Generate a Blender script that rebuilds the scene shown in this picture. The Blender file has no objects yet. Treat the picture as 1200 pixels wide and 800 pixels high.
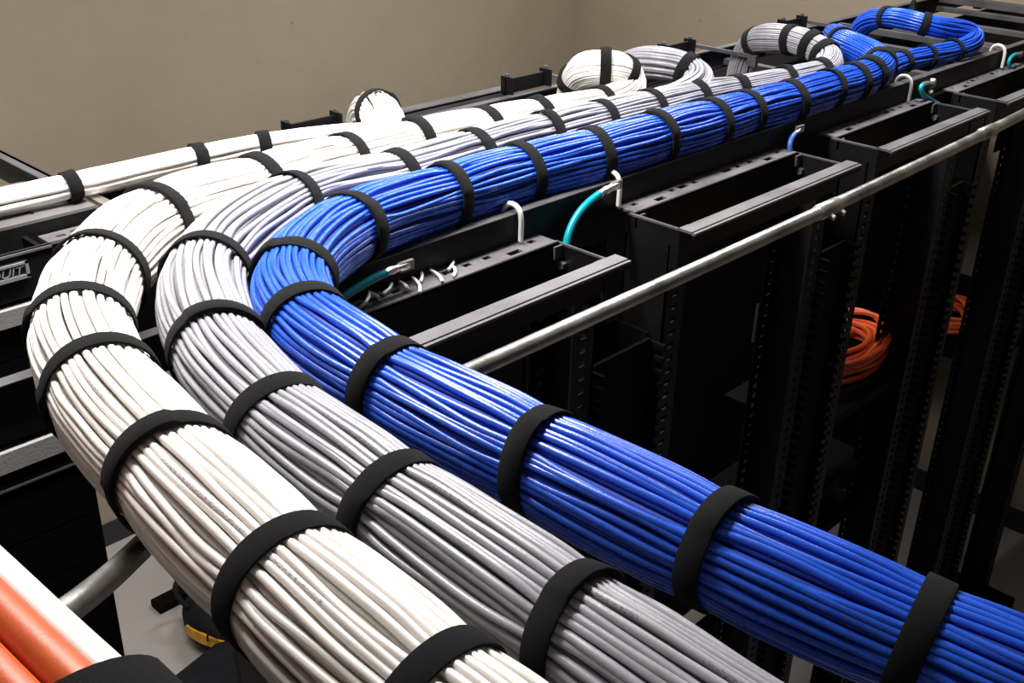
import bpy, math, random
import numpy as np
from mathutils import Vector, Matrix

# ------------------------------------------------------------------ camera, world, lights, exposure
S = 0.6                    # metres per layout unit (camera-to-tray height)
Z0 = 4.76 * S              # camera height above the floor in metres
scene = bpy.context.scene
COL = scene.collection

cam_data = bpy.data.cameras.new('camera')
cam_data.sensor_width = 36.0
cam_data.lens = 1288.08 * 36.0 / 1200.0
cam_data.clip_start = 0.02
cam_data.clip_end = 50
cam = bpy.data.objects.new('camera', cam_data)
COL.objects.link(cam)
def cam_matrix(yaw, pitch, roll):
    cy, sy, cp, sp, cr, sr = math.cos(yaw), math.sin(yaw), math.cos(pitch), math.sin(pitch), math.cos(roll), math.sin(roll)
    Ry = np.array([[cy, 0, sy], [0, 1, 0], [-sy, 0, cy]])
    Rx = np.array([[1, 0, 0], [0, cp, -sp], [0, sp, cp]])
    Rz = np.array([[cr, -sr, 0], [sr, cr, 0], [0, 0, 1]])
    M = Rz @ Rx @ Ry
    B = np.stack([M[:, 0], M[:, 2], -M[:, 1]], 1)
    right, down, fwd = B[0], B[1], B[2]
    return Matrix(((right[0], -down[0], -fwd[0], 0), (right[1], -down[1], -fwd[1], 0),
                   (right[2], -down[2], -fwd[2], Z0), (0, 0, 0, 1)))
cam.matrix_world = cam_matrix(-0.81541522, 0.46196496, 0.02455609)
scene.camera = cam

world = bpy.data.worlds.new('world')
scene.world = world
world.use_nodes = True
world.node_tree.nodes['Background'].inputs[0].default_value = (0.9, 0.95, 1.0, 1)
world.node_tree.nodes['Background'].inputs[1].default_value = 0.03

scene.view_settings.view_transform = 'Standard'
scene.view_settings.look = 'None'
scene.view_settings.gamma = 1
scene.view_settings.exposure = 0.0

def W(p):
    return Vector((p[0] * S, p[1] * S, p[2] * S + Z0))

def area_light(name, loc, sx, sy, power, color=(1, 0.97, 0.93)):
    L = bpy.data.lights.new(name, 'AREA')
    L.shape = 'RECTANGLE'; L.size = sx * S; L.size_y = sy * S
    L.energy = power; L.color = color
    o = bpy.data.objects.new(name, L)
    COL.objects.link(o)
    o.location = W(loc)
    return o
CEIL = 1.25
LIGHTS = [((1.45, 2.22, .72), 1.8, .3, 50), ((4.3, 2.12, .72), 1.8, .3, 27), ((1.2, 4.6, .72), 1.8, .35, 9), ((5.2, 4.1, .72), 1.8, .35, 26)]
for i, (loc, sx, sy, pw) in enumerate(LIGHTS):
    area_light('ceiling_light_source', loc, sx, sy, pw)

# ------------------------------------------------------------------ materials
def mat(name, col, rough=0.5, metal=0.0, bump=0.0, bscale=60.0, var=0.0, vscale=8.0, spec=0.5, sheen=0.0):
    m = bpy.data.materials.new(name)
    m.use_nodes = True
    nt = m.node_tree; N = nt.nodes; Lk = nt.links
    b = N['Principled BSDF']
    b.inputs['Base Color'].default_value = (*col, 1)
    b.inputs['Roughness'].default_value = rough
    b.inputs['Metallic'].default_value = metal
    b.inputs['Specular IOR Level'].default_value = spec
    if sheen: b.inputs['Sheen Weight'].default_value = sheen
    tc = N.new('ShaderNodeTexCoord')
    if var:
        n = N.new('ShaderNodeTexNoise'); n.inputs['Scale'].default_value = vscale; n.inputs['Detail'].default_value = 5
        Lk.new(tc.outputs['Object'], n.inputs['Vector'])
        r = N.new('ShaderNodeMapRange')
        r.inputs['From Min'].default_value = .3; r.inputs['From Max'].default_value = .7
        r.inputs['To Min'].default_value = 1 - var; r.inputs['To Max'].default_value = 1 + var
        Lk.new(n.outputs['Fac'], r.inputs['Value'])
        mx = N.new('ShaderNodeVectorMath'); mx.operation = 'SCALE'
        mx.inputs[0].default_value = col
        Lk.new(r.outputs[0], mx.inputs['Scale'])
        Lk.new(mx.outputs[0], b.inputs['Base Color'])
        r2 = N.new('ShaderNodeMapRange')
        r2.inputs['To Min'].default_value = max(.05, rough - .12); r2.inputs['To Max'].default_value = min(1, rough + .12)
        Lk.new(n.outputs['Fac'], r2.inputs['Value']); Lk.new(r2.outputs[0], b.inputs['Roughness'])
    if bump:
        n = N.new('ShaderNodeTexNoise'); n.inputs['Scale'].default_value = bscale; n.inputs['Detail'].default_value = 3
        Lk.new(tc.outputs['Object'], n.inputs['Vector'])
        bp = N.new('ShaderNodeBump'); bp.inputs['Strength'].default_value = bump; bp.inputs['Distance'].default_value = .002
        Lk.new(n.outputs['Fac'], bp.inputs['Height']); Lk.new(bp.outputs[0], b.inputs['Normal'])
    return m

def printed(name, col, rough, ink, density):
    """cable jacket with a line of small printed marks along its length (UV.x around, UV.y metres along)"""
    m = mat(name, col, rough)
    nt = m.node_tree; N = nt.nodes; Lk = nt.links; b = N['Principled BSDF']
    uv = N.new('ShaderNodeUVMap'); sep = N.new('ShaderNodeSeparateXYZ'); Lk.new(uv.outputs[0], sep.inputs[0])
    def math_(op, a, bb):
        n = N.new('ShaderNodeMath'); n.operation = op
        for i, v in enumerate((a, bb)):
            if isinstance(v, (int, float)): n.inputs[i].default_value = v
            elif v is not None: Lk.new(v, n.inputs[i])
        return n.outputs[0]
    c = N.new('ShaderNodeCombineXYZ')
    Lk.new(math_('MULTIPLY', sep.outputs[0], 30.0), c.inputs[0])
    Lk.new(math_('MULTIPLY', sep.outputs[1], 300.0), c.inputs[1])
    ns = N.new('ShaderNodeTexNoise'); ns.inputs['Scale'].default_value = 1.0; ns.inputs['Detail'].default_value = 0
    Lk.new(c.outputs[0], ns.inputs['Vector'])
    c2 = N.new('ShaderNodeCombineXYZ'); Lk.new(math_('MULTIPLY', sep.outputs[1], 9.0), c2.inputs[1])
    gap = N.new('ShaderNodeTexNoise'); gap.inputs['Scale'].default_value = 1.0; gap.inputs['Detail'].default_value = 0
    Lk.new(c2.outputs[0], gap.inputs['Vector'])
    a = math_('GREATER_THAN', ns.outputs['Fac'], density)
    a = math_('MULTIPLY', a, math_('GREATER_THAN', gap.outputs['Fac'], .5))
    fr_ = math_('FRACT', math_('MULTIPLY', sep.outputs[0], 3.0), 0)
    a = math_('MULTIPLY', a, math_('GREATER_THAN', fr_, .25))
    a = math_('MULTIPLY', a, math_('LESS_THAN', fr_, .80))
    mx = N.new('ShaderNodeMix'); mx.data_type = 'RGBA'
    Lk.new(math_('MULTIPLY', a, .55), mx.inputs[0])
    mx.inputs[6].default_value = (*col, 1); mx.inputs[7].default_value = (*ink, 1)
    Lk.new(mx.outputs[2], b.inputs['Base Color'])
    return m

M = {}
M['black'] = mat('black_powder_coat', (.0045, .0045, .005), .55, 0, .25, 300, .25, 14, spec=.22)
M['black_top'] = mat('black_painted_steel_lit', (.075, .071, .078), .42, 0, .25, 260, .30, 12)  # black paint in a lighter tone, standing for light on top faces
M['lit_top'] = mat('black_painted_plate_lit', (.11, .103, .112), .45, 0, .25, 260, .35, 9)  # lighter still: the light on the rack top plates is put into the colour
M['dark'] = mat('matt_black_plastic', (.003, .003, .0035), .75, spec=.08)
M['strap'] = mat('black_hook_and_loop', (.0085, .0085, .0095), .95, 0, .9, 1400, .2, 120, spec=.12, sheen=.04)
M['zinc'] = mat('zinc_plated_steel', (.62, .61, .58), .32, .9, .1, 200, .15, 30)
M['conduit'] = mat('galvanised_conduit', (.42, .41, .39), .36, .85, .3, 90, .35, 22)
M['blue'] = mat('blue_jacket', (.018, .095, .62), .27, 0, .12, 500, .10, 25)
M['grey'] = mat('grey_jacket', (.33, .325, .36), .28, 0, .1, 500, .08, 25)
M['white'] = mat('white_jacket', (.84, .80, .755), .38, 0, .1, 500, .04, 25)
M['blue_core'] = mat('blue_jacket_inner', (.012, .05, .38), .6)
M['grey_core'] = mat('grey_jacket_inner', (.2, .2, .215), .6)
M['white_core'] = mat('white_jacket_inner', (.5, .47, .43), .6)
M['white_print'] = printed('white_jacket_printed', (.84, .80, .755), .38, (.08, .08, .2), .52)
M['grey_print'] = printed('grey_jacket_printed', (.34, .335, .365), .34, (.02, .02, .03), .55)
M['orange'] = mat('orange_fibre_jacket', (.62, .11, .028), .4, 0, .1, 300, .08, 20)
M['coil'] = mat('orange_patch_cord', (.85, .13, .03), .45)
M['teal'] = mat('teal_ground_wire', (.0, .27, .34), .3)
M['cobalt'] = mat('blue_ground_wire', (.05, .12, .45), .3)
M['tan'] = mat('tan_offcuts', (.55, .47, .38), .6)
M['clear'] = mat('white_nylon', (.75, .75, .72), .35)
M['cab_trim'] = mat('grey_cabinet_trim', (.36, .35, .35), .45, .1, .2, 200, .15, 6)
M['label'] = mat('label_plate', (.03, .03, .032), .35)
M['label_print'] = mat('label_lettering', (.32, .32, .34), .4)
M['grey_trim'] = mat('grey_steel_trim', (.17, .165, .17), .35, .2, .2, 200, .2, 10)
M['yellow'] = mat('amber_band', (.72, .36, .03), .6, 0, .3, 300, .2, 30)
M['bagcloth'] = mat('black_bag_cloth', (.012, .012, .016), .85, 0, .6, 500, .3, 20, spec=.2)
M['skirting'] = mat('black_vinyl_skirting', (.02, .02, .024), .45)

def wall_material(name, col):
    m = mat(name, col, .8, 0, 0)
    nt = m.node_tree; N = nt.nodes; Lk = nt.links; b = N['Principled BSDF']
    tc = N.new('ShaderNodeTexCoord')
    n1 = N.new('ShaderNodeTexNoise'); n1.inputs['Scale'].default_value = 1.3; n1.inputs['Detail'].default_value = 6
    n2 = N.new('ShaderNodeTexNoise'); n2.inputs['Scale'].default_value = 12; n2.inputs['Detail'].default_value = 4
    v = N.new('ShaderNodeTexVoronoi'); v.inputs['Scale'].default_value = 4.2; v.inputs['Randomness'].default_value = 1
    for n in (n1, n2, v): Lk.new(tc.outputs['Object'], n.inputs['Vector'])
    r1 = N.new('ShaderNodeMapRange'); r1.inputs['From Min'].default_value = .3; r1.inputs['From Max'].default_value = .7
    r1.inputs['To Min'].default_value = .93; r1.inputs['To Max'].default_value = 1.07
    Lk.new(n1.outputs['Fac'], r1.inputs['Value'])
    r2 = N.new('ShaderNodeMapRange'); r2.inputs['From Min'].default_value = .018; r2.inputs['From Max'].default_value = .04
    r2.inputs['To Min'].default_value = .62; r2.inputs['To Max'].default_value = 1.0
    Lk.new(v.outputs['Distance'], r2.inputs['Value'])
    mu = N.new('ShaderNodeMath'); mu.operation = 'MULTIPLY'
    Lk.new(r1.outputs[0], mu.inputs[0]); Lk.new(r2.outputs[0], mu.inputs[1])
    sc = N.new('ShaderNodeVectorMath'); sc.operation = 'SCALE'; sc.inputs[0].default_value = col
    Lk.new(mu.outputs[0], sc.inputs['Scale']); Lk.new(sc.outputs[0], b.inputs['Base Color'])
    bp = N.new('ShaderNodeBump'); bp.inputs['Strength'].default_value = .45; bp.inputs['Distance'].default_value = .01
    Lk.new(n2.outputs['Fac'], bp.inputs['Height']); Lk.new(bp.outputs[0], b.inputs['Normal'])
    return m
M['wall'] = wall_material('painted_block_wall', (.36, .30, .225))
M['floor'] = mat('pale_vinyl_floor', (.50, .47, .45), .45, 0, .05, 30, .06, 3)
M['ceiling'] = mat('white_ceiling', (.55, .54, .52), .9)
lamp_m = bpy.data.materials.new('lamp_diffuser'); lamp_m.use_nodes = True
lamp_m.node_tree.nodes['Principled BSDF'].inputs['Emission Color'].default_value = (1, .97, .93, 1)
lamp_m.node_tree.nodes['Principled BSDF'].inputs['Emission Strength'].default_value = 3.0
M['lamp'] = lamp_m

# ------------------------------------------------------------------ mesh helpers (layout units)
class MB:
    def __init__(s): s.v = []; s.f = []; s.uv = None
    def box(s, x0, x1, y0, y1, z0, z1):
        if x0 > x1: x0, x1 = x1, x0
        if y0 > y1: y0, y1 = y1, y0
        if z0 > z1: z0, z1 = z1, z0
        n = len(s.v)
        s.v += [(x, y, z) for x in (x0, x1) for y in (y0, y1) for z in (z0, z1)]
        s.f += [tuple(n + i for i in q) for q in ((0, 1, 3, 2), (4, 6, 7, 5), (0, 4, 5, 1), (2, 3, 7, 6), (0, 2, 6, 4), (1, 5, 7, 3))]
        return s
    def tube(s, pts, r, k=8, cap=True):
        P, T, U, V_ = frames(np.array(pts, float))
        R = np.full(len(P), r) if np.isscalar(r) else np.array(r, float)
        n = len(s.v)
        for i in range(len(P)):
            for j in range(k):
                a = 2 * math.pi * j / k
                q = P[i] + R[i] * (math.cos(a) * U[i] + math.sin(a) * V_[i])
                s.v.append(tuple(q))
        for i in range(len(P) - 1):
            for j in range(k):
                a = n + i * k + j; b = n + i * k + (j + 1) % k
                s.f.append((a, b, b + k, a + k))
        if cap:
            s.f.append(tuple(n + j for j in reversed(range(k))))
            s.f.append(tuple(n + (len(P) - 1) * k + j for j in range(k)))
        return s
    def prism(s, poly, z0, z1):
        """poly: list of (x, y) counter-clockwise"""
        n = len(s.v); k = len(poly)
        s.v += [(x, y, z0) for x, y in poly] + [(x, y, z1) for x, y in poly]
        s.f.append(tuple(n + i for i in reversed(range(k)))); s.f.append(tuple(n + k + i for i in range(k)))
        for i in range(k):
            j = (i + 1) % k
            s.f.append((n + i, n + j, n + k + j, n + k + i))
        return s

def frames(P):
    n = len(P)
    T = np.gradient(P, axis=0); T /= np.linalg.norm(T, axis=1)[:, None] + 1e-12
    U = np.zeros_like(P)
    up = np.array([0, 0, 1.0]); 
    if abs(T[0] @ up) > .95: up = np.array([1.0, 0, 0])
    u = up - T[0] * (T[0] @ up); U[0] = u / np.linalg.norm(u)
    for i in range(1, n):
        u = U[i - 1] - T[i] * (U[i - 1] @ T[i]); U[i] = u / np.linalg.norm(u)
    V_ = np.cross(T, U)
    return P, T, U, V_

def spline(C, step=.02):
    """centripetal-like Catmull-Rom through control points, resampled evenly; returns points and the parameter of each control point"""
    C = np.array(C, float)
    E = np.vstack([2 * C[0] - C[1], C, 2 * C[-1] - C[-2]])
    out = []; marks = [0.0]; acc = 0.0
    fine = []
    for i in range(1, len(E) - 2):
        p0, p1, p2, p3 = E[i - 1][:3], E[i][:3], E[i + 1][:3], E[i + 2][:3]
        d1 = np.linalg.norm(p1 - p0) ** .5 + 1e-9; d2 = np.linalg.norm(p2 - p1) ** .5 + 1e-9; d3 = np.linalg.norm(p3 - p2) ** .5 + 1e-9
        e0, e1, e2, e3 = E[i - 1], E[i], E[i + 1], E[i + 2]
        t0, t1 = 0, d1; t2 = t1 + d2; t3 = t2 + d3
        for t in np.linspace(t1, t2, 40, endpoint=False):
            A1 = (t1 - t) / (t1 - t0) * e0 + (t - t0) / (t1 - t0) * e1
            A2 = (t2 - t) / (t2 - t1) * e1 + (t - t1) / (t2 - t1) * e2
            A3 = (t3 - t) / (t3 - t2) * e2 + (t - t2) / (t3 - t2) * e3
            B1 = (t2 - t) / (t2 - t0) * A1 + (t - t0) / (t2 - t0) * A2
            B2 = (t3 - t) / (t3 - t1) * A2 + (t - t1) / (t3 - t1) * A3
            fine.append((t2 - t) / (t2 - t1) * B1 + (t - t1) / (t2 - t1) * B2)
    fine.append(E[-2]); fine = np.array(fine)
    d = np.concatenate([[0], np.cumsum(np.linalg.norm(np.diff(fine[:, :3], axis=0), axis=1))])
    marks = d[::40][:len(C)]
    n = max(8, int(d[-1] / step))
    s = np.linspace(0, d[-1], n)
    P = np.stack([np.interp(s, d, fine[:, k]) for k in range(fine.shape[1])], 1)
    # light smoothing of the path
    for _ in range(6):
        P[1:-1] = (P[:-2] + 2 * P[1:-1] + P[2:]) / 4
    return P, s, marks

def link(name, me, m, parent=None, smooth=False):
    me.materials.append(m)
    o = bpy.data.objects.new(name, me)
    COL.objects.link(o)
    if parent: o.parent = parent
    if smooth:
        me.polygons.foreach_set('use_smooth', [True] * len(me.polygons))
    return o

ROOTLOC = {}
def origin_of(parent):
    while parent is not None and parent.parent is not None: parent = parent.parent
    return parent.location.copy() if parent else Vector((0, 0, 0))

def build(name, mb, m, parent=None, smooth=False, base=None, uv=None):
    """mesh object; its vertices relative to its thing's origin"""
    v = np.array(mb.v, float) * S; v[:, 2] += Z0
    if parent is not None: o_ = np.array(origin_of(parent))
    elif base is not None: o_ = np.array(W(base))
    else: o_ = np.zeros(3)
    v -= o_
    me = bpy.data.meshes.new(name)
    me.from_pydata(v.tolist(), [], mb.f)
    o = link(name, me, m, parent, smooth)
    if parent is None: o.location = o_.tolist()
    if smooth:
        try: me.set_sharp_from_angle(angle=math.radians(40))
        except Exception: pass
    return o

def tag(o, label=None, cat=None, group=None, kind=None):
    if label: o['label'] = label
    if cat: o['category'] = cat
    if group: o['group'] = group
    if kind: o['kind'] = kind
    return o
def thing(name, base, label, cat, group=None):
    o = bpy.data.objects.new(name, None); COL.objects.link(o)
    o.empty_display_size = .05
    o.location = W(base)
    return tag(o, label, cat, group)
def bevel(o, w=.002, seg=2):
    md = o.modifiers.new('bevel', 'BEVEL'); md.width = w; md.segments = seg; md.limit_method = 'ANGLE'; md.angle_limit = math.radians(50)
    return o
FLOOR = -4.76

# ------------------------------------------------------------------ room
XW, YW = 7.41, 6.30
tag(build('floor', MB().box(-4, XW + .3, -3.5, YW + .3, FLOOR - .15, FLOOR), M['floor']), kind='structure')
tag(build('wall_back', MB().box(-4, XW + .3, YW, YW + .25, FLOOR, CEIL), M['wall']), kind='structure')
tag(build('wall_right', MB().box(XW, XW + .25, -3.5, YW, FLOOR, CEIL), M['wall']), kind='structure')
tag(build('ceiling', MB().box(-4, XW + .3, -3.5, YW + .3, CEIL, CEIL + .15), M['ceiling']), kind='structure')
tag(build('baseboard_back', MB().box(-4, XW - .02, YW - .02, YW, FLOOR, FLOOR + .17), M['skirting']), kind='structure')
tag(build('baseboard_right', MB().box(XW - .02, XW, -3.5, YW, FLOOR, FLOOR + .17), M['skirting']), kind='structure')
for i, (loc, sx, sy, pw) in enumerate(LIGHTS):
    t = thing('ceiling_light', (loc[0], loc[1], CEIL), 'long ceiling light fixture above the cable tray, out of view', 'light', 'ceiling lights')
    fr = MB()
    for a, b, c, d in ((-sx / 2 - .04, sx / 2 + .04, -sy / 2 - .04, -sy / 2), (-sx / 2 - .04, sx / 2 + .04, sy / 2, sy / 2 + .04), (-sx / 2 - .04, -sx / 2, -sy / 2, sy / 2), (sx / 2, sx / 2 + .04, -sy / 2, sy / 2)):
        fr.box(loc[0] + a, loc[0] + b, loc[1] + c, loc[1] + d, loc[2] + .01, loc[2] + .1)
    build('frame', fr, M['clear'], t)
    build('diffuser', MB().box(loc[0] - sx / 2, loc[0] + sx / 2, loc[1] - sy / 2, loc[1] + sy / 2, loc[2] + .03, loc[2] + .04), M['lamp'], t)
    for q in (-.6, .6): build('hanger', MB().tube([(loc[0] + q, loc[1], loc[2] + .04), (loc[0] + q, loc[1], CEIL)], .008, 6), M['zinc'], t)

# ------------------------------------------------------------------ cable bundles
def cable_mesh(name, P, R, k, s):
    P, T, U, V_ = frames(P)
    n = len(P)
    a = np.arange(k) * 2 * np.pi / k
    ring = P[:, None, :] + R[:, None, None] * (np.cos(a)[None, :, None] * U[:, None, :] + np.sin(a)[None, :, None] * V_[:, None, :])
    v = ring.reshape(-1, 3)
    i = np.arange(n - 1)[:, None] * k; j = np.arange(k)[None, :]; j2 = (j + 1) % k
    f = np.stack([i + j, i + j2, i + j2 + k, i + j + k], -1).reshape(-1, 4)
    me = bpy.data.meshes.new(name)
    me.vertices.add(len(v)); me.loops.add(f.size); me.polygons.add(len(f))
    me._v = None if False else None
    return me, v, f, n
def np_mesh(name, v, f, uv=None):
    me = bpy.data.meshes.new(name)
    me.vertices.add(len(v)); me.vertices.foreach_set('co', np.ascontiguousarray(v, dtype=np.float32).ravel())
    me.loops.add(f.size); me.loops.foreach_set('vertex_index', f.astype(np.int32).ravel())
    me.polygons.add(len(f)); me.polygons.foreach_set('loop_start', (np.arange(len(f)) * 4).astype(np.int32))
    if uv is not None:
        l = me.uv_layers.new(name='UVMap'); l.data.foreach_set('uv', uv.astype(np.float32).ravel())
    me.update(calc_edges=True)
    me.polygons.foreach_set('use_smooth', np.ones(len(f), dtype=bool))
    return me
def tube_np(P, U, V_, R, k, closed_uv=False, s=None):
    n = len(P); a = np.arange(k) * 2 * np.pi / k
    R = np.broadcast_to(R, (n,))
    ring = P[:, None, :] + R[:, None, None] * (np.cos(a)[None, :, None] * U[:, None, :] + np.sin(a)[None, :, None] * V_[:, None, :])
    i = np.arange(n - 1)[:, None] * k; j = np.arange(k)[None, :]; j2 = (j + 1) % k
    f = np.stack([i + j, i + j2, i + j2 + k, i + j + k], -1).reshape(-1, 4)
    uv = None
    if s is not None:
        I = np.arange(n - 1)[:, None] + 0 * j; J = j + 0 * I
        uu = np.stack([J / k, (J + 1) / k, (J + 1) / k, J / k], -1); vv = np.stack([s[I], s[I], s[I + 1], s[I + 1]], -1)
        uv = np.stack([uu, vv], -1).reshape(-1, 2)
    return ring.reshape(-1, 3), f, uv

def smooth_noise(rng, s, wl, octaves=2):
    y = np.zeros_like(s)
    for o in range(octaves):
        w = wl / (2 ** o); n = int(s[-1] / w) + 4
        k = rng.normal(size=n); x = s / w
        i = x.astype(int); t = x - i; t = t * t * (3 - 2 * t)
        y += (k[i] * (1 - t) + k[i + 1] * t) / (1.6 ** o)
    return y

def bundle(name, label, ctrl, kind, rc, seed, strap_idx, group=None, strap_w=.038, ncab=None, wander=.36, core=True, twist=0.0, extra_straps=(), k=8, prints=0, step=.02, tilt=.06):
    """ctrl rows: x, y, z, R.  One thing; each jacketed cable on its skin and each strap a part."""
    rng = np.random.default_rng(seed)
    P4, s, marks = spline(ctrl, step)
    P = P4[:, :3]; R = P4[:, 3]
    P, T, U, V_ = frames(P)
    base = ctrl[len(ctrl) // 2]
    t = thing(name, (base[0], base[1], base[2] - base[3]), label, 'cable bundle', group)
    org = np.array(t.location)
    def tow(v):
        v = v * S; v[:, 2] += Z0; return v - org
    sp = [marks[i] for i in strap_idx] + list(extra_straps)
    # bulge between straps, pinch at each
    pinch = np.zeros_like(s)
    for m_ in sp: pinch = np.maximum(pinch, np.exp(-((s - m_) / .055) ** 2))
    Rr = R * (1.035 - .05 * pinch)
    Rmax = R.max()
    if ncab is None: ncab = int(math.pi * 2 * (Rmax - rc) / (2 * rc * 1.0))
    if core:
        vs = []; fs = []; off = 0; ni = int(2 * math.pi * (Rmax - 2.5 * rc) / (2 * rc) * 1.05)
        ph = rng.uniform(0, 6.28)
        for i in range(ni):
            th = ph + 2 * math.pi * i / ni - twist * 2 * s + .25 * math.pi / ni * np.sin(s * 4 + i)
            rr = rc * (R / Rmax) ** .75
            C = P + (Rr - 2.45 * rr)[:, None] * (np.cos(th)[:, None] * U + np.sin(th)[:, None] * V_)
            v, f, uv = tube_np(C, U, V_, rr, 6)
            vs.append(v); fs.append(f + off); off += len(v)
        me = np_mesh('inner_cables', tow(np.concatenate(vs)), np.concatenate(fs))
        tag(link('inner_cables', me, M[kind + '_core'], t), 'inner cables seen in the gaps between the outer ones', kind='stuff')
    th0 = rng.uniform(0, 6.28)
    # cables are locally reordered: neighbouring ones drift sideways and one rides over the other
    for i in range(ncab):
        dth = (smooth_noise(rng, s, .42, 2) * wander * np.clip((R / Rmax) ** 2, .4, 1) * (1 - .55 * pinch)) * (2 * math.pi / ncab)
        th = th0 + 2 * math.pi * (i + rng.uniform(-.12, .12)) / ncab + dth + twist * s
        lift = smooth_noise(rng, s, .34, 2) * rc * .26 * (1 - .75 * pinch)
        rcl = rc * (R / Rmax) ** .75
        rad = Rr - rcl + np.clip(lift, -rc * .7, rc * .55)
        C = P + rad[:, None] * (np.cos(th)[:, None] * U + np.sin(th)[:, None] * V_)
        _, Tc, Uc, Vc = frames(C)
        m_ = M[kind]
        if prints and i % prints == 0: m_ = M[kind + '_print']
        v, f, uv = tube_np(C, Uc, Vc, rcl, k, s=s * S)
        me = np_mesh('cable', tow(v), f, uv)
        link('cable', me, m_, t)
    # straps
    for q, m_ in enumerate(sp):
        i = int(np.argmin(abs(s - m_)))
        c = P[i]; Tt = T[i] + rng.normal(size=3) * tilt; Tt /= np.linalg.norm(Tt)
        u = U[i] - Tt * (U[i] @ Tt); u /= np.linalg.norm(u); w = np.cross(Tt, u)
        Rs = Rr[i] + .003; K = 48
        a = np.arange(K) * 2 * np.pi / K
        a0 = rng.uniform(0, 6.28)
        wob = 1 + .012 * np.sin(2 * a + rng.uniform(0, 6)) + .008 * np.sin(3 * a + rng.uniform(0, 6))
        # overlapping tab: thicker over an arc
        da = (a - a0 + np.pi) % (2 * np.pi) - np.pi
        thick = .0035 + .0035 * (np.abs(da) < .8)
        hw = strap_w / 2
        prof = [(-hw, 0), (-hw, 1), (-hw * .9, 1.25), (0, 1.32), (hw * .9, 1.25), (hw, 1), (hw, 0), (0, -.6)]
        rings = []
        for (ax, tt) in prof:
            rr = Rs * wob + thick * tt
            rings.append(c[None, :] + ax * Tt[None, :] + rr[:, None] * (np.cos(a)[:, None] * u + np.sin(a)[:, None] * w))
        L = len(prof); v = np.stack(rings, 1).reshape(-1, 3)
        f = []
        for j in range(K):
            for l in range(L):
                l2 = (l + 1) % L; j2 = (j + 1) % K
                f.append((j * L + l, j * L + l2, j2 * L + l2, j2 * L + l))
        me = np_mesh('strap', tow(v), np.array(f))
        try: me.set_sharp_from_angle(angle=math.radians(50))
        except Exception: pass
        o = link('strap', me, M['strap'], t)
        if q == 0: o['label'] = 'black hook-and-loop strap'
    return t

BL = [(1.245, -.25, -.97, .080), (1.162, .367, -.96, .080), (1.123, .64, -.95, .083), (1.100, .974, -.94, .085), (1.082, 1.301, -.93, .083), (1.095, 1.567, -.91, .083),
      (1.215, 1.769, -.91, .083), (1.507, 1.947, -.925, .085), (1.86, 2.005, -.945, .084), (2.164, 2.015, -.95, .084), (2.444, 1.990, -.95, .084), (2.726, 1.98, -.95, .083),
      (3.0, 1.965, -.95, .080), (3.211, 1.965, -.95, .075), (3.471, 1.950, -.95, .072), (3.733, 1.949, -.95, .071), (3.903, 1.943, -.95, .070), (4.034, 1.94, -.94, .067),
      (4.15, 1.955, -.92, .064), (4.20, 2.02, -.905, .060), (4.215, 2.10, -.89, .057), (4.28, 2.21, -.887, .055), (4.42, 2.31, -.90, .055), (4.57, 2.39, -.94, .055), (4.65, 2.44, -1.03, .055), (4.66, 2.45, -1.25, .055)]
bundle('blue_cable_bundle', 'thick bundle of blue data cables, nearest the metal conduit, strapped in black', BL, 'blue', .0061, 11, list(range(1, 19)) + [21], twist=.05)
GR = [(.845, -.25, -.97, .087), (.845, .30, -.96, .087), (.848, .668, -.95, .086), (.856, 1.035, -.94, .084), (.868, 1.333, -.93, .084), (.930, 1.613, -.92, .086), (1.099, 1.914, -.91, .087),
      (1.479, 2.150, -.92, .085), (1.866, 2.206, -.95, .081), (2.184, 2.222, -.95, .080), (2.476, 2.220, -.95, .077), (2.743, 2.215, -.95, .072), (2.989, 2.200, -.95, .070),
      (3.246, 2.19, -.95, .062), (3.462, 2.167, -.95, .053), (3.716, 2.122, -.95, .052), (3.92, 2.085, -.94, .052), (4.01, 2.10, -.915, .056), (4.05, 2.15, -.893, .056), (4.05, 2.22, -.874, .056),
      (4.07, 2.31, -.867, .056), (4.09, 2.41, -.88, .056), (4.13, 2.52, -.91, .056), (4.15, 2.58, -1.0, .055), (4.15, 2.60, -1.25, .055)]
bundle('grey_cable_bundle', 'thick bundle of grey data cables, middle one of the three, strapped in black', GR, 'grey', .0066, 23, list(range(2, 17)) + [18, 19, 20, 22], twist=-.05, prints=14)
WH = [(.585, -.3, -.92, .100), (.597, .30, -.91, .095), (.600, .667, -.90, .094), (.609, .955, -.89, .092), (.630, 1.240, -.88, .090), (.678, 1.547, -.88, .091), (.768, 1.80, -.89, .089), (.916, 2.023, -.90, .092),
      (1.162, 2.235, -.91, .094), (1.52, 2.345, -.935, .090), (1.836, 2.395, -.945, .087), (2.11, 2.395, -.945, .080), (2.389, 2.385, -.945, .074), (2.634, 2.375, -.948, .066), (2.92, 2.365, -.95, .058),
      (3.06, 2.375, -.942, .056), (3.14, 2.40, -.91, .058), (3.10, 2.415, -.868, .062), (3.03, 2.44, -.853, .064), (3.01, 2.51, -.866, .062), (3.03, 2.565, -.915, .060), (3.05, 2.60, -.99, .058), (3.05, 2.61, -1.25, .058)]
bundle('white_cable_bundle', 'thick bundle of white data cables, leftmost of the three big ones, strapped in black', WH, 'white', .0069, 37, list(range(2, 15)) + [17, 18, 20], twist=.04, prints=11)
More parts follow.
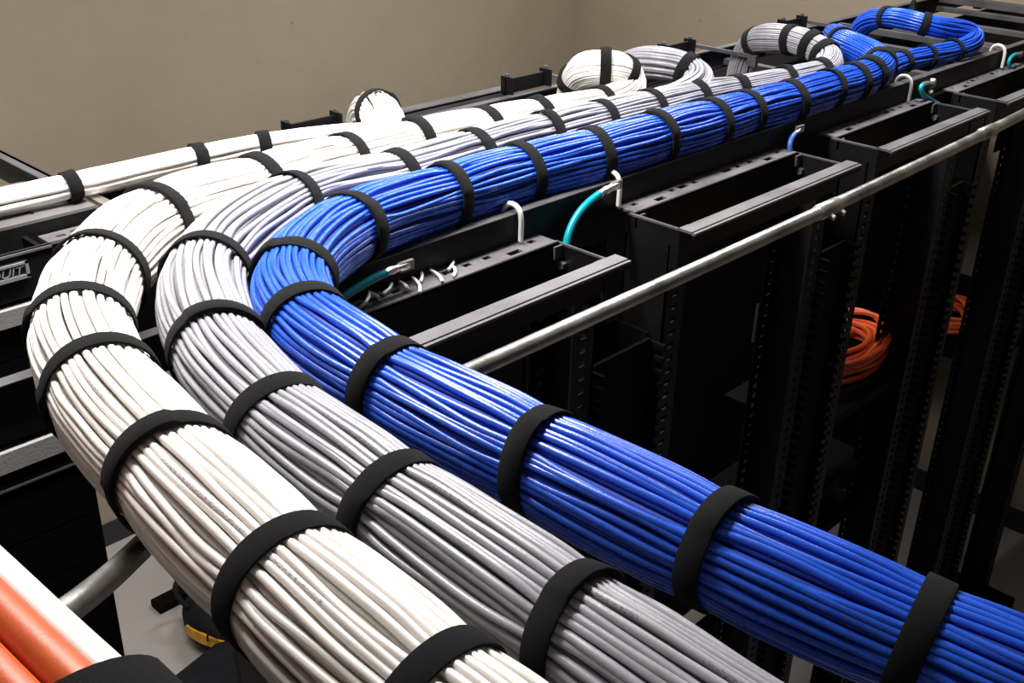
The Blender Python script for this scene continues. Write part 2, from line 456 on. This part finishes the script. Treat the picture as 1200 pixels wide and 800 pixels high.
bundle('white_cable_branch', 'round hump of white cables rising behind the white bundle by the far rail', [(1.78, 2.40, -.955, .055), (1.96, 2.42, -.94, .060), (2.05, 2.46, -.915, .063), (2.10, 2.53, -.893, .064), (2.15, 2.62, -.89, .064), (2.20, 2.72, -.92, .063), (2.22, 2.77, -.98, .062), (2.22, 2.78, -1.3, .06)],
       'white', .0069, 41, [4], group=None)
bundle('grey_cable_branch', 'grey cable loop arching over behind the white loop', [(3.0, 2.23, -.95, .05), (3.22, 2.22, -.935, .056), (3.34, 2.245, -.91, .056), (3.36, 2.32, -.88, .056), (3.31, 2.40, -.868, .056), (3.30, 2.49, -.878, .056), (3.31, 2.58, -.925, .055), (3.33, 2.65, -1.0, .055), (3.33, 2.67, -1.25, .055)],
       'grey', .0062, 43, [3])
bundle('blue_cable_branch', 'thin blue cable run looping back in an arch at the far end of the tray',
       [(3.8, 2.04, -.975, .045), (4.06, 2.035, -.972, .045), (4.291, 2.01, -.965, .044), (4.44, 2.01, -.96, .044), (4.639, 1.99, -.96, .045), (4.83, 1.965, -.96, .046), (4.98, 1.945, -.945, .046), (5.05, 1.965, -.92, .045),
        (4.98, 2.01, -.895, .044), (4.86, 2.04, -.875, .044), (4.80, 2.09, -.86, .044), (4.79, 2.17, -.85, .044), (4.83, 2.28, -.86, .044), (4.87, 2.38, -.89, .044), (4.90, 2.45, -.95, .044), (4.90, 2.47, -1.25, .044)],
       'blue', .0056, 47, [3, 4, 5, 10, 12], strap_w=.034)
bundle('thin_white_cable_bundle', 'thin bundle of white cables running along the far tray rail to the left edge',
       [(.2, 2.82, -.965, .034), (.75, 2.80, -.965, .034), (1.21, 2.765, -.955, .034), (1.58, 2.735, -.945, .034), (1.79, 2.70, -.94, .034), (1.97, 2.62, -.935, .036), (2.15, 2.53, -.94, .036)],
       'white', .0085, 53, [2, 3, 4], ncab=12, strap_w=.036, wander=.3)

# orange fibre run, lower left corner
t = thing('orange_fibre_run', (.33, 1.0, -.95), 'orange fibre cables beside white ones in the lower left corner, with a black strap', 'cable bundle')
def line_tube(name, pts, r, m, parent, k=12):
    P4, s, mk = spline(pts, .03)
    return build(name, MB().tube(P4[:, :3], r, k), m, parent, smooth=True)
fx = [(.282, 1.8, -.808), (.299, 1.13, -.80), (.303, .97, -.80), (.310, .80, -.80), (.324, .3, -.80)]
for dx, dz, r, mm, nm in ((0.0, 0, .022, 'orange', 'orange_cable'), (-.045, -.004, .022, 'orange', 'orange_cable'), (.034, -.012, .010, 'white', 'white_cable'), (.052, -.022, .009, 'white', 'white_cable'),
                          (-.085, -.012, .014, 'white', 'white_cable'), (-.022, -.035, .022, 'orange', 'orange_cable'), (.018, -.036, .013, 'white', 'white_cable'), (-.112, -.02, .011, 'cobalt', 'blue_cable')):
    line_tube(nm, [(x + dx, y, z + dz) for x, y, z in fx], r, M[mm], t)
mb = MB(); K = 36; n0 = 0; c = np.array((.284, .818, -.820)); vv = []
for j in range(K):
    a = 2 * math.pi * j / K
    for (ay, rr) in ((-.03, 0), (-.03, .005), (.03, .005), (.03, 0)):
        vv.append((c[0] + (.100 + rr) * math.cos(a), c[1] + ay, c[2] + (.052 + rr) * math.sin(a)))
mb.v = vv
for j in range(K):
    for l in range(4):
        mb.f.append((j * 4 + l, j * 4 + (l + 1) % 4, ((j + 1) % K) * 4 + (l + 1) % 4, ((j + 1) % K) * 4 + l))
build('strap', mb, M['strap'], t)

# ------------------------------------------------------------------ ladder tray
YN, YF, ZR = 1.895, 2.80, -1.0
tray = thing('ladder_tray', (3.5, 2.35, -1.09), 'long black ladder tray carrying the cable bundles above the racks', 'cable tray')
def c_rail(y, sgn, x0, x1, z=ZR, h=.088, t=.012, fl=.03):
    mb = MB().box(x0, x1, y, y + sgn * t, z - h, z)
    mb.box(x0, x1, y + sgn * t, y + sgn * fl, z - .008, z).box(x0, x1, y + sgn * t, y + sgn * fl, z - h, z - h + .008)
    return mb
bevel(build('side_rail', c_rail(YN, 1, .62, 7.2), M['black'], tray), .0012)
bevel(build('side_rail', c_rail(YF, -1, 1.30, 7.2), M['black'], tray), .0012)
x = 4.31 - .435 * 8
while x < 7.1:
    y1 = YF - .03 if x > 1.32 else YF - .03
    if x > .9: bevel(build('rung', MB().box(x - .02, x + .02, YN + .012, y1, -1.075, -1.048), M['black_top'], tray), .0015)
    x += .435
build('rail_edge', MB().box(.62, 7.2, YN - .001, YN + .031, ZR - .0005, ZR + .0025), M['black_top'], tray)  # highlight along the rail's top edge, drawn as a lighter strip
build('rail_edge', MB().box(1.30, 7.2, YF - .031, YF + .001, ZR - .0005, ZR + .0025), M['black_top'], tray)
for (bx, bz) in ((4.50, -1.025), (4.50, -1.07)):
    build('bolt', MB().tube([(bx, YN, bz), (bx, YN - .022, bz)], .012, 8), M['zinc'], tray)

# left end of the far rail: wide flat plate with slots
pl = thing('tray_end_plate', (1.1, 2.78, -1.05), 'flat grey slotted steel plate under the thin white bundle, left edge', 'bracket')
mb = MB()
mb.box(.2, 1.245, 2.70, 2.745, -1.008, -1.0).box(.2, .98, 2.745, 2.775, -1.008, -1.0).box(1.10, 1.245, 2.745, 2.775, -1.008, -1.0).box(.2, 1.245, 2.775, 2.88, -1.008, -1.0)
build('plate', mb, M['grey_trim'], pl)
build('lip', MB().box(.2, 1.245, 2.70, 2.708, -1.13, -1.008), M['black'], pl)
build('clip', MB().box(1.255, 1.285, 2.62, 2.86, -1.004, -.994).box(1.255, 1.285, 2.62, 2.63, -1.06, -.994), M['zinc'], pl)
build('rod', MB().tube([(1.28, 2.66, -.99), (1.45, 2.66, -.985), (1.62, 2.64, -.99)], .010, 8), M['clear'], pl)
hp = thing('splice_bracket', (1.15, 2.6, -1.12), 'grey perforated bracket below the slotted plate, beside the labelled cabinet', 'bracket')
def holed_plate(mb, x0, x1, y0, y1, z, t, holes):
    """plate split round square holes (x, y, half x, half y)"""
    xs = sorted(holes, key=lambda h: h[0]); cx = x0
    for (hx, hy, a, b) in xs:
        if hx - a > cx: mb.box(cx, hx - a, y0, y1, z - t, z)
        else: a = hx - cx if hx > cx else a
        mb.box(max(cx, hx - a), hx + a, y0, hy - b, z - t, z); mb.box(max(cx, hx - a), hx + a, hy + b, y1, z - t, z)
        cx = hx + a
    mb.box(cx, x1, y0, y1, z - t, z)
    return mb
build('plate', holed_plate(MB(), 1.045, 1.36, 2.555, 2.61, -1.055, .008, [(1.12, 2.585, .012, .008), (1.22, 2.585, .014, .008)]), M['grey_trim'], hp)
build('plate', holed_plate(MB(), 1.075, 1.36, 2.63, 2.69, -1.04, .008, [(1.12, 2.655, .012, .008), (1.16, 2.665, .010, .006), (1.20, 2.655, .012, .008)]), M['grey_trim'], hp)

o = build('dark_filler_plate', MB().box(1.05, 1.62, 2.66, 2.672, -1.50, -1.075), M['dark'], base=(1.3, 2.66, -1.3))  # added sheet, put in to make the gap behind the bends dark
tag(o, 'added black sheet under the tray, darkening the gap between the white and grey bends', 'panel')
# crossing ladder at the far left
cl = thing('cross_ladder', (1.2, 3.6, -1.1), 'black ladder tray rail sloping in at the top left against the wall', 'cable tray')
bevel(build('side_rail', MB().box(1.262, 1.276, 2.90, 5.2, -1.09, -1.0).box(1.24, 1.276, 2.90, 5.2, -1.006, -1.0), M['black_top'], cl), .001)
build('side_rail', MB().box(.50, .514, 2.90, 5.2, -1.09, -1.0), M['black_top'], cl)
for y in (3.12, 3.55, 3.98, 4.41, 4.84): build('rung', MB().box(.514, 1.262, y - .02, y + .02, -1.07, -1.04), M['grey_trim'], cl)

# standing end brackets behind the far rail
def end_bracket(x, w, y, label, arm=True):
    x += .10
    t = thing('support_bracket', (x + w / 2, y, -1.0), label, 'bracket')
    mb = MB().box(x, x + w, y, y + .008, -1.0, -.945)
    mb.box(x, x + .008, y - .03, y + .03, -1.0, -.935).box(x + w - .008, x + w, y - .03, y + .03, -1.0, -.935)
    bevel(build('plate', mb, M['black'], t), .001)
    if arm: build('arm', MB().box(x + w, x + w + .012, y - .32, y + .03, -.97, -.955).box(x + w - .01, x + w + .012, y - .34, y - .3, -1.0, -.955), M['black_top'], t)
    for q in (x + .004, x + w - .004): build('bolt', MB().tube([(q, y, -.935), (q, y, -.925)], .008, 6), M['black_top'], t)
end_bracket(1.86, .20, 2.84, 'black standing bracket left of the white hump on the far rail', False)
end_bracket(2.83, .22, 2.82, 'black standing bracket left of the white loop on the far rail')
end_bracket(3.76, .20, 2.80, 'black standing bracket between the two grey loops')
end_bracket(4.68, .18, 2.78, 'black standing bracket behind the big grey loop top')
rt = thing('far_rail', (2.9, 2.92, -1.05), 'long black angle bar behind the tray along the wall side', 'rail')
bevel(build('bar', MB().box(2.28, 3.0, 2.845, 2.90, -1.0, -.99).box(2.28, 3.0, 2.845, 2.852, -1.05, -.99), M['black_top'], rt), .001)

# far T junction bars
jn = thing('tray_junction', (5.8, 2.6, -1.08), 'black rails of the side tray joining at the far right end', 'cable tray')
for (x, z, h) in ((5.32, -1.01, .03), (6.50, -.99, .04)):
    bevel(build('rail', MB().box(x, x + .025, 1.93, 2.8, z - h, z), M['black_top'], jn), .001)
build('post', MB().box(6.57, 6.62, 2.56, 2.60, -1.05, -.965), M['black'], jn)
build('post', MB().tube([(5.82, 2.62, -1.0), (5.82, 2.62, -.93)], [.03, .012], 8), M['black'], jn)

o = build('dark_filler_trough', MB().box(4.75, 7.3, 1.96, 2.76, -1.26, -1.24).box(4.75, 7.3, 1.96, 1.97, -1.24, -1.14).box(4.75, 7.3, 2.75, 2.76, -1.24, -1.14).box(7.29, 7.3, 1.96, 2.76, -1.24, -1.14), M['dark'], base=(6.0, 2.36, -1.25))  # added box, put in so the gaps between the far rungs look dark
tag(o, 'added dark trough that darkens the rung gaps at the far end of the ladder tray', 'trough')
# hooks over the near rail
def hook(x, label):
    t = thing('rail_hook', (x, YN, -1.05), label, 'hook')
    pts = [(x, YN + .045, -1.04), (x, YN + .045, -.99), (x, YN + .03, -.975), (x, YN + .005, -.972), (x, YN - .015, -.982), (x, YN - .02, -1.0), (x, YN - .02, -1.07)]
    P4, s, mk = spline(pts, .008)
    build('rod', MB().tube(P4[:, :3], .0072, 8), M['clear'], t, smooth=True)
hook(2.015, 'pale metal hook on the near rail, left of the bright teal wire')
hook(2.43, 'pale metal hook on the near rail where the bright teal wire starts')
hook(4.28, 'pale metal hook on the near rail above the second teal wire')
hook(5.21, 'white metal hook on the near rail at the far right')

# ground wires
def wire(label, pts, m, r=.011, lug=True):
    t = thing('ground_wire', pts[-1], label, 'wire')
    P4, s, mk = spline(pts, .012)
    P = P4[:, :3]; n = len(P)
    cut = int(n * .22) if lug else 0
    build('jacket', MB().tube(P[cut:], r, 10), m, t, smooth=True)
    if lug:
        rr = [r * (1.05 if i % 3 else .85) for i in range(cut + 1)]
        build('lug', MB().tube(P[:cut + 1], rr, 8), M['zinc'], t)
        q = P[0]
        build('tongue', MB().box(q[0] - .03, q[0] + .015, q[1] - .006, q[1] + .004, q[2] - .012, q[2] + .012), M['zinc'], t)
wire('bright teal ground wire curving from the near rail down into the first rack', [(2.40, 1.86, -.995), (2.32, 1.855, -1.0), (2.22, 1.85, -1.035), (2.165, 1.84, -1.09), (2.15, 1.83, -1.15), (2.15, 1.83, -1.25)], M['teal'], .0115)
wire('short blue and silver ground wire at the near rail, right of the second rack', [(3.41, 1.86, -1.018), (3.36, 1.855, -1.03), (3.325, 1.85, -1.05), (3.33, 1.84, -1.09), (3.36, 1.84, -1.16)], M['cobalt'], .009)
wire('second teal ground wire, between the third and fourth racks', [(4.45, 1.86, -1.025), (4.37, 1.86, -1.01), (4.315, 1.855, -1.02), (4.36, 1.85, -1.055), (4.44, 1.85, -1.09), (4.53, 1.84, -1.13), (4.56, 1.84, -1.2)], M['teal'], .010)
wire('third teal ground wire at the far right edge', [(5.37, 1.86, -1.03), (5.28, 1.86, -1.02), (5.225, 1.86, -1.045), (5.27, 1.855, -1.08), (5.35, 1.85, -1.11)], M['teal'], .009)
wire('silver-tipped dark teal wire lying beside the blue bundle bend', [(1.60, 1.855, -1.015), (1.53, 1.85, -1.012), (1.45, 1.845, -1.02), (1.36, 1.84, -1.04), (1.25, 1.84, -1.08)], M['teal'], .010)

# ------------------------------------------------------------------ racks
YFR, YRR = 1.68, 1.835       # front and rear flange planes of the uprights
ZT = -1.09
def flange(mb, xo, xi, y, z0, z1, pitch=.0425):
    """flat strip with punched square holes; xo web side, xi free edge"""
    d = 1 if xi > xo else -1; w = abs(xi - xo); t = .006
    a = xo; b = xo + d * w * .38; c = xo + d * w * .66
    mb.box(a, b, y, y + t, z0, z1); mb.box(c, xi, y, y + t, z0, z1)
    z = z1
    while z > z0:
        mb.box(b, c, y, y + t, max(z0, z - pitch * .58), z); z -= pitch
def make_rack(xl, xr, label, n, coarse=False):
    t = thing('equipment_rack', ((xl + xr) / 2, 1.76, FLOOR), label, 'rack', 'open racks in the row')
    for (x, d) in ((xl, 1), (xr, -1)):
        mb = MB().box(x, x + d * .007, YFR, YRR + .006, FLOOR + .03, ZT + .004).box(x, x + d * .007, 1.652, YFR, ZT - .16, ZT + .004)
        flange(mb, x, x + d * .095, YFR, FLOOR + .05, ZT - .05)
        flange(mb, x, x + d * .095, YRR, FLOOR + .05, ZT - .05)
        u = build('upright', mb, M['black'], t)
        for zz in (-1.14, -1.20):
            build('bolt', MB().tube([(x + d * .007, 1.80 if zz > -1.17 else 1.74, zz), (x + d * .022, 1.80 if zz > -1.17 else 1.74, zz)], .013, 6), M['zinc'], u)
        for zz in (-1.95, -3.3):
            build('bolt', MB().tube([(x - d * .0, 1.70, zz), (x - d * .012, 1.70, zz)], .010, 6), M['zinc'], u)
        build('foot', MB().box(x - .01, x + d * .10, 1.45, 2.06, FLOOR, FLOOR + .018).box(x, x + d * .012, 1.50, 2.02, FLOOR + .018, FLOOR + .12), M['black'], t)
    # rear top angle: wide drilled plate with a turned-down lip at the front
    x0, x1 = xl + .012, xr - .012
    y0, y1 = 1.815, 1.925
    L = x1 - x0
    mb = MB()
    hl = []
    for fx in (.06, .17, .27, .33, .40, .60, .67, .75, .84, .94):
        big = fx in (.17, .33, .60, .84)
        hl.append((x0 + L * fx, (1.845 if fx in (.17, .84) else 1.868), .024 if big else .013, .010 if big else .008))
    holed_plate(mb, x0, x1, y0, y1, ZT + .012, .008, hl)
    bevel(build('top_plate', mb, M['lit_top'], t), .0006, 1)
    build('top_lip', MB().box(x0, x1, y0, y0 + .007, ZT - .095, ZT + .0125), M['black'], t)
    # front top angle: narrow plate with a groove, lip facing the aisle
    xa, xb = xl - .0, xr + .03
    mb = MB().box(xa, xb, 1.612, 1.655, ZT + .004, ZT + .012).box(xa, xb, 1.600, 1.609, ZT + .002, ZT + .0095).box(xa, xb, 1.609, 1.612, ZT, ZT + .006)
    build('front_angle', mb, M['lit_top'], t)
    build('front_lip', MB().box(xa, xb, 1.602, 1.607, ZT - .012, ZT + .001).box(xl + .01, xr - .01, 1.655, 1.661, ZT - .085, ZT + .004), M['black'], t)
    # corner tabs: bright rim of the web folded over
    for (x, d) in ((xl, 1), (xr, -1)):
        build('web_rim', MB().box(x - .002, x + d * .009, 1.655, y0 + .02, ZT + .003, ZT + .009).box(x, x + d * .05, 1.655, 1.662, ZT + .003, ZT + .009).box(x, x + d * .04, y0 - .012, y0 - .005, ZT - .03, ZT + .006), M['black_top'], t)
    # base angle between the feet
    build('base_angle', MB().box(xl, xr, 1.68, 1.69, FLOOR + .02, FLOOR + .16).box(xl, xr, 1.60, 1.69, FLOOR + .018, FLOOR + .03), M['black'], t)
    build('base_angle', MB().box(xl, xr, 1.83, 1.84, FLOOR + .02, FLOOR + .16), M['black'], t)
    return t
RX = [(1.20, 2.115), (2.43, 3.35), (3.60, 4.40), (4.62, 5.42), (5.66, 6.46)]
RL = ['open black rack partly hidden behind the blue bundle bend, teal wire at its corner', 'open black rack second in the row, long drilled top plate',
      'open black rack third in the row, holding the orange coil', 'open black rack fourth in the row, pale wall visible through it', 'open black rack at the far right edge of the row']
racks = [make_rack(a, b, RL[i], i) for i, (a, b) in enumerate(RX)]
# blank panels and shelves fitted in racks
def panels(r, zs, h, y, nm, m, x0, x1):
    for z in zs: build(nm, MB().box(x0, x1, y, y + .01, z - h, z - .004), m, r)
panels(racks[2], [-1.25 - .085 * i for i in range(7)], .085, 1.835 - .012, 'blank_panel', M['dark'], 3.70, 4.29)
def shelf(r, x0, x1, z, y0=1.68, y1=2.25, lip=True):
    build('shelf', MB().box(x0, x1, y0, y1, z - .012, z).box(x0, x1, y0 - .006, y0, z - .04, z), M['dark'], r)
shelf(racks[2], 3.61, 4.39, -2.27, 1.72, 2.15)
for z in (-2.75, -3.0, -3.6): shelf(racks[2], 3.61, 4.39, z, 1.80, 2.2)

# vertical cable managers in the gaps
def manager(x0, x1, label):
    t = thing('vertical_cable_manager', ((x0 + x1) / 2, 1.8, FLOOR), label, 'cable manager', 'cable managers between racks')
    zt = -1.42
    build('back_channel', MB().box(x0, x1, 1.84, 1.85, FLOOR, zt).box(x0, x0 + .008, 1.72, 1.84, FLOOR, zt).box(x1 - .008, x1, 1.72, 1.84, FLOOR, zt), M['dark'], t)
    mb = MB(); z = zt - .02
    while z > FLOOR + .1:
        mb.box(x0, x0 + .012, 1.655, 1.72, z - .016, z); mb.box(x1 - .012, x1, 1.655, 1.72, z - .016, z); z -= .0425
    tag(build('finger_row', mb, M['dark'], t), 'rows of black plastic fingers', kind='stuff')
    build('door', MB().box(x0 + .014, x1 - .014, 1.70, 1.712, FLOOR + .1, zt - .01), M['dark'], t)
    build('upper_panel', MB().box(x0, x1, 1.90, 1.908, zt - .1, ZT - .09), M['dark'], t)
for i, lb in enumerate(['black cable manager between the first and second racks', 'black cable manager between the second and third racks', 'black cable manager between the third and fourth racks', 'black cable manager between the fourth and fifth racks']):
    manager(RX[i][1] + .012, RX[i + 1][0] - .012, lb)

# dark cabinets standing behind the row
def cabinet(x0, x1, y0, y1, z1, label, m='dark'):
    t = thing('server_cabinet', ((x0 + x1) / 2, y0, FLOOR), label, 'cabinet', 'cabinets behind the rack row')
    build('body', MB().box(x0, x1, y0 + .02, y1, FLOOR, z1), M[m], t)
    build('door', MB().box(x0 + .01, x1 - .01, y0, y0 + .018, FLOOR + .05, z1 - .03), M['dark'], t)
    build('handle', MB().box(x1 - .06, x1 - .045, y0 - .015, y0, -2.9, -2.65), M['black_top'], t)
for i in range(5):
    cabinet(2.25 + i * 1.03, 3.27 + i * 1.03, 3.0, 3.6, -1.31, ['leftmost dark cabinet behind the racks', 'second dark cabinet behind the racks', 'third dark cabinet behind the racks', 'fourth dark cabinet behind the racks', 'last dark cabinet behind the racks, against the right wall'][i])

# low dark bench by the right wall with a second coil
bn = thing('equipment_bench', (6.8, 2.6, FLOOR), 'low black bench against the right wall behind the racks', 'bench')
build('top', MB().box(6.25, 7.38, 1.95, 2.9, -3.05, -2.95), M['dark'], bn)
build('body', MB().box(6.6, 7.38, 2.7, 2.9, -4.5, -3.05), M['dark'], bn)
for (x, y) in ((6.3, 2.0), (6.3, 2.85), (7.3, 2.0), (7.3, 2.85)): build('leg', MB().box(x - .03, x + .03, y - .03, y + .03, FLOOR, -3.05), M['dark'], bn)

def coil(center, rx, ry, turns, label, seed, r=.012, h=.09):
    rng = np.random.default_rng(seed)
    t = thing('orange_cable_coil', center, label, 'cable coil')
    for k in range(turns):
        c = np.array(center) + np.array([rng.uniform(-.04, .04), rng.uniform(-.04, .04), r + h * k / turns])
        a = np.linspace(0, 2 * math.pi, 40); tx, ty = rng.uniform(-.12, .12, 2)
        sx = rx * rng.uniform(.8, 1.1); sy = ry * rng.uniform(.8, 1.1)
        P = np.stack([c[0] + sx * np.cos(a), c[1] + sy * np.sin(a), c[2] + tx * .25 * np.cos(a) + ty * .25 * np.sin(a + 1) + .03], 1)
        build('loop', MB().tube(P, r, 6, cap=False), M['coil'], t, smooth=True)
coil((4.20, 1.97, -2.265), .30, .17, 15, 'coil of orange patch cord on the shelf in the third rack', 5)
coil((6.45, 2.35, -2.945), .22, .2, 9, 'small coil of orange cord on the low bench by the right wall', 6, h=.09)

# ------------------------------------------------------------------ conduit
def conduit():
    t = thing('metal_conduit', (2.5, 1.36, -1.02), 'long galvanised conduit running in front of the rack row', 'pipe')
    Z = -1.0; r = .0185
    segs = [[(.10, .98, -.885), (.28, 1.06, -.90), (.37, 1.123, -.923), (.415, 1.153, -.94), (.462, 1.183, -.955), (.53, 1.235, -.979), (.614, 1.295, -.995), (.78, 1.335, -1.0), (1.0, 1.342, -1.0), (1.4, 1.342, -1.0), (2.0, 1.342, -1.0), (2.665, 1.345, -1.0)], [(2.665, 1.347, -1.0), (3.3, 1.357, -1.0), (3.82, 1.368, -1.0)], [(3.82, 1.368, -1.0), (4.6, 1.395, -1.0), (6.6, 1.45, -1.0)]]
    for sg in segs:
        P4, s, mk = spline(sg, .03)
        build('pipe', MB().tube(P4[:, :3], r if sg is not segs[0] else np.interp(P4[:, 0], [.3, .8], [.0185, .0185]), 18), M['conduit'], t, smooth=True)
    for (x, y) in ((2.68, 1.345), (3.80, 1.368)):
        build('coupling', MB().tube([(x - .055, y, Z), (x - .05, y, Z), (x + .05, y, Z), (x + .055, y, Z)], [.0195, .0225, .0225, .0195], 18), M['conduit'], t, smooth=True)
    for (x, y) in ((2.66, 1.345), (2.715, 1.345)):
        build('screw', MB().tube([(x, y - .012, Z - .008), (x, y - .034, Z - .014)], .009, 6), M['zinc'], t)
conduit()

# ------------------------------------------------------------------ cabinet at left
t = thing('equipment_cabinet', (.3, 2.51, FLOOR), 'tall black cabinet at the left edge with a grey-framed label plate', 'cabinet')
cx0, cx1, cy = -.6, 1.035, 2.51
build('body', MB().box(cx0, cx1, cy + .012, 2.66, FLOOR, -1.08).box(cx1 - .012, cx1, cy, 2.66, FLOOR, -1.02), M['dark'], t)
build('header', MB().box(cx0, cx1, cy, cy + .012, -1.115, -1.0).box(cx0, cx1, cy, cy + .02, -1.006, -1.0), M['black'], t)
build('header_rim', MB().box(cx0, cx1 - .003, cy - .003, cy, -1.005, -.999), M['grey_trim'], t)
build('trim_bar', MB().box(cx0, cx1 - .01, cy - .015, cy + .012, -1.172, -1.128), M['cab_trim'], t)
build('trim_bar', MB().box(cx0, cx1 - .01, cy - .015, cy + .012, -1.552, -1.495), M['cab_trim'], t)
build('trim_bar', MB().box(cx0, cx1 - .01, cy - .010, cy + .012, -1.606, -1.600), M['grey_trim'], t)
z = -1.19
while z > -1.47: build('blank_panel', MB().box(cx0, cx1 - .015, cy - .004, cy + .01, z - .068, z), M['dark'], t); z -= .072
z = -1.63
while z > -4.5: build('blank_panel', MB().box(cx0, cx1 - .015, cy - .004, cy + .01, z - .14, z), M['dark'], t); z -= .146
lp = build('label_plate', MB().box(.78, .966, cy - .008, cy, -1.060, -1.020), M['label'], t)
mb = MB()
for a in ((.78, .966, -1.026, -1.020), (.78, .966, -1.062, -1.052), (.958, .966, -1.06, -1.02), (.78, .786, -1.06, -1.02)): mb.box(a[0], a[1], cy - .011, cy - .008, a[2], a[3])
build('label_frame', mb, M['label_print'], lp)
fc = bpy.data.curves.new('lettering', 'FONT'); fc.body = 'PANDUIT'; fc.size = .030 * S; fc.extrude = .0004; fc.align_x = 'RIGHT'; fc.shear = .25
fo = bpy.data.objects.new('lettering_curve', fc); COL.objects.link(fo)
fo.location = W((.950, cy - .0095, -1.050)); fo.rotation_euler = (math.pi / 2, 0, 0); fo.scale = (1.15, 1, 1)
bpy.context.view_layer.update()
me = bpy.data.meshes.new_from_object(fo.evaluated_get(bpy.context.evaluated_depsgraph_get()))
me.transform(Matrix.Translation(-t.location) @ fo.matrix_world)
bpy.data.objects.remove(fo)
me.materials.clear(); o = link('lettering', me, M['label_print'], lp)

# ------------------------------------------------------------------ things on the floor
bg = thing('tool_bag', (2.75, 5.05, FLOOR), 'round black cloth bag with an amber band, on the floor beside the white bundle', 'bag')
def blob(mb, c, rx, ry, rz, n=16, m=10, sq=1.0):
    b = len(mb.v)
    for i in range(m + 1):
        ph = math.pi * i / m
        for j in range(n):
            th = 2 * math.pi * j / n
            mb.v.append((c[0] + rx * math.sin(ph) ** sq * math.cos(th), c[1] + ry * math.sin(ph) ** sq * math.sin(th), c[2] - rz * math.cos(ph)))
    for i in range(m):
        for j in range(n):
            a = b + i * n + j; d = b + i * n + (j + 1) % n
            mb.f.append((a, d, d + n, a + n))
    return mb
build('body', blob(MB(), (2.66, 4.93, FLOOR + .14), .20, .30, .14, sq=.6), M['bagcloth'], bg, smooth=True)
mb = MB()
for j in range(13):
    for i in range(2):
        th = math.radians(172 + 62 * j / 12); ph = math.radians((118 - 2 * abs(j - 6) * .6) if i else 92)
        sp = math.sin(ph) ** .6
        mb.v.append((2.66 + .206 * sp * math.cos(th), 4.93 + .306 * sp * math.sin(th), FLOOR + .14 - .146 * math.cos(ph)))
for j in range(12): mb.f.append((2 * j, 2 * j + 1, 2 * j + 3, 2 * j + 2))
o = build('amber_band', mb, M['yellow'], bg)
sm = o.modifiers.new('thick', 'SOLIDIFY'); sm.thickness = .01
P4, s_, mk = spline([(2.52, 5.05, FLOOR + .24), (2.50, 5.16, FLOOR + .30), (2.58, 5.24, FLOOR + .33), (2.72, 5.16, FLOOR + .24)], .02)
build('handle', MB().tube(P4[:, :3], .016, 8), M['bagcloth'], bg, smooth=True)
o = build('power_brick', MB().box(2.49, 2.78, 5.38, 5.50, FLOOR, FLOOR + .06), M['dark'], base=(2.6, 5.44, FLOOR)); bevel(o, .008, 3)
tag(o, 'small black slab on the floor just above the amber-banded bag', 'box')
cs = thing('tool_case', (2.45, 4.15, FLOOR), 'large black case at the bottom edge, left of the white bundle', 'case')
bevel(build('body', MB().prism([(1.9, 3.85), (3.05, 3.85), (3.05, 4.42), (2.46, 4.66), (2.08, 4.58)], FLOOR, FLOOR + .26), M['bagcloth'], cs), .02, 3)
build('lid', MB().prism([(2.2, 3.9), (3.0, 3.9), (3.0, 4.36), (2.50, 4.5)], FLOOR + .26, FLOOR + .29), M['black'], cs)
rng = random.Random(4)
for i in range(7):
    a = rng.uniform(0, 6); x = 2.42 + .05 * i; y = 4.68 - .02 * i + rng.uniform(-.02, .03)
    P4, s_, mk = spline([(x, y, FLOOR + .28), (x + .03, y + .05, FLOOR + .33), (x + .06, y + .01, FLOOR + .34), (x + .05, y - .05, FLOOR + .31)], .02)
    build('cord', MB().tube(P4[:, :3], .007, 6), M['bagcloth'], cs, smooth=True)

# tie offcuts on the first rack's top plate and the tan strips behind it
rng = random.Random(9)
for i in range(9):
    x = 1.48 + i * .038 + rng.uniform(-.01, .01); y = 1.865 + rng.uniform(-.03, .03); a = rng.uniform(.2, 1.4)
    L = rng.uniform(.02, .045); z = ZT + .018
    P4, s_, mk = spline([(x - L * math.cos(a), y - L * math.sin(a), z), (x, y, z + .003), (x + L * math.cos(a + .5), y + L * math.sin(a + .5), z + .004)], .01)
    o = build('tie_offcut', MB().tube(P4[:, :3], .0042, 6), M['clear'], base=(x, y, z), smooth=True)
    tag(o, 'small curled white tie offcut on the drilled top plate beside the blue bend', 'scrap', 'tie offcuts on the first rack top')
for i in range(6):
    x = 1.86 + i * .045; y = 1.935 + rng.uniform(-.012, .012); z = -1.11 + rng.uniform(-.012, .012)
    o = build('loose_strip', MB().tube([(x - .05, y - .01, z), (x, y + .004, z + .012), (x + .06, y - .008, z + .004)], .010, 6), M['tan'], base=(x, y, z), smooth=True)
    tag(o, 'tan strip lying under the near rail behind the teal wire', 'scrap', 'tan strips under the near rail')

bpy.context.view_layer.update()
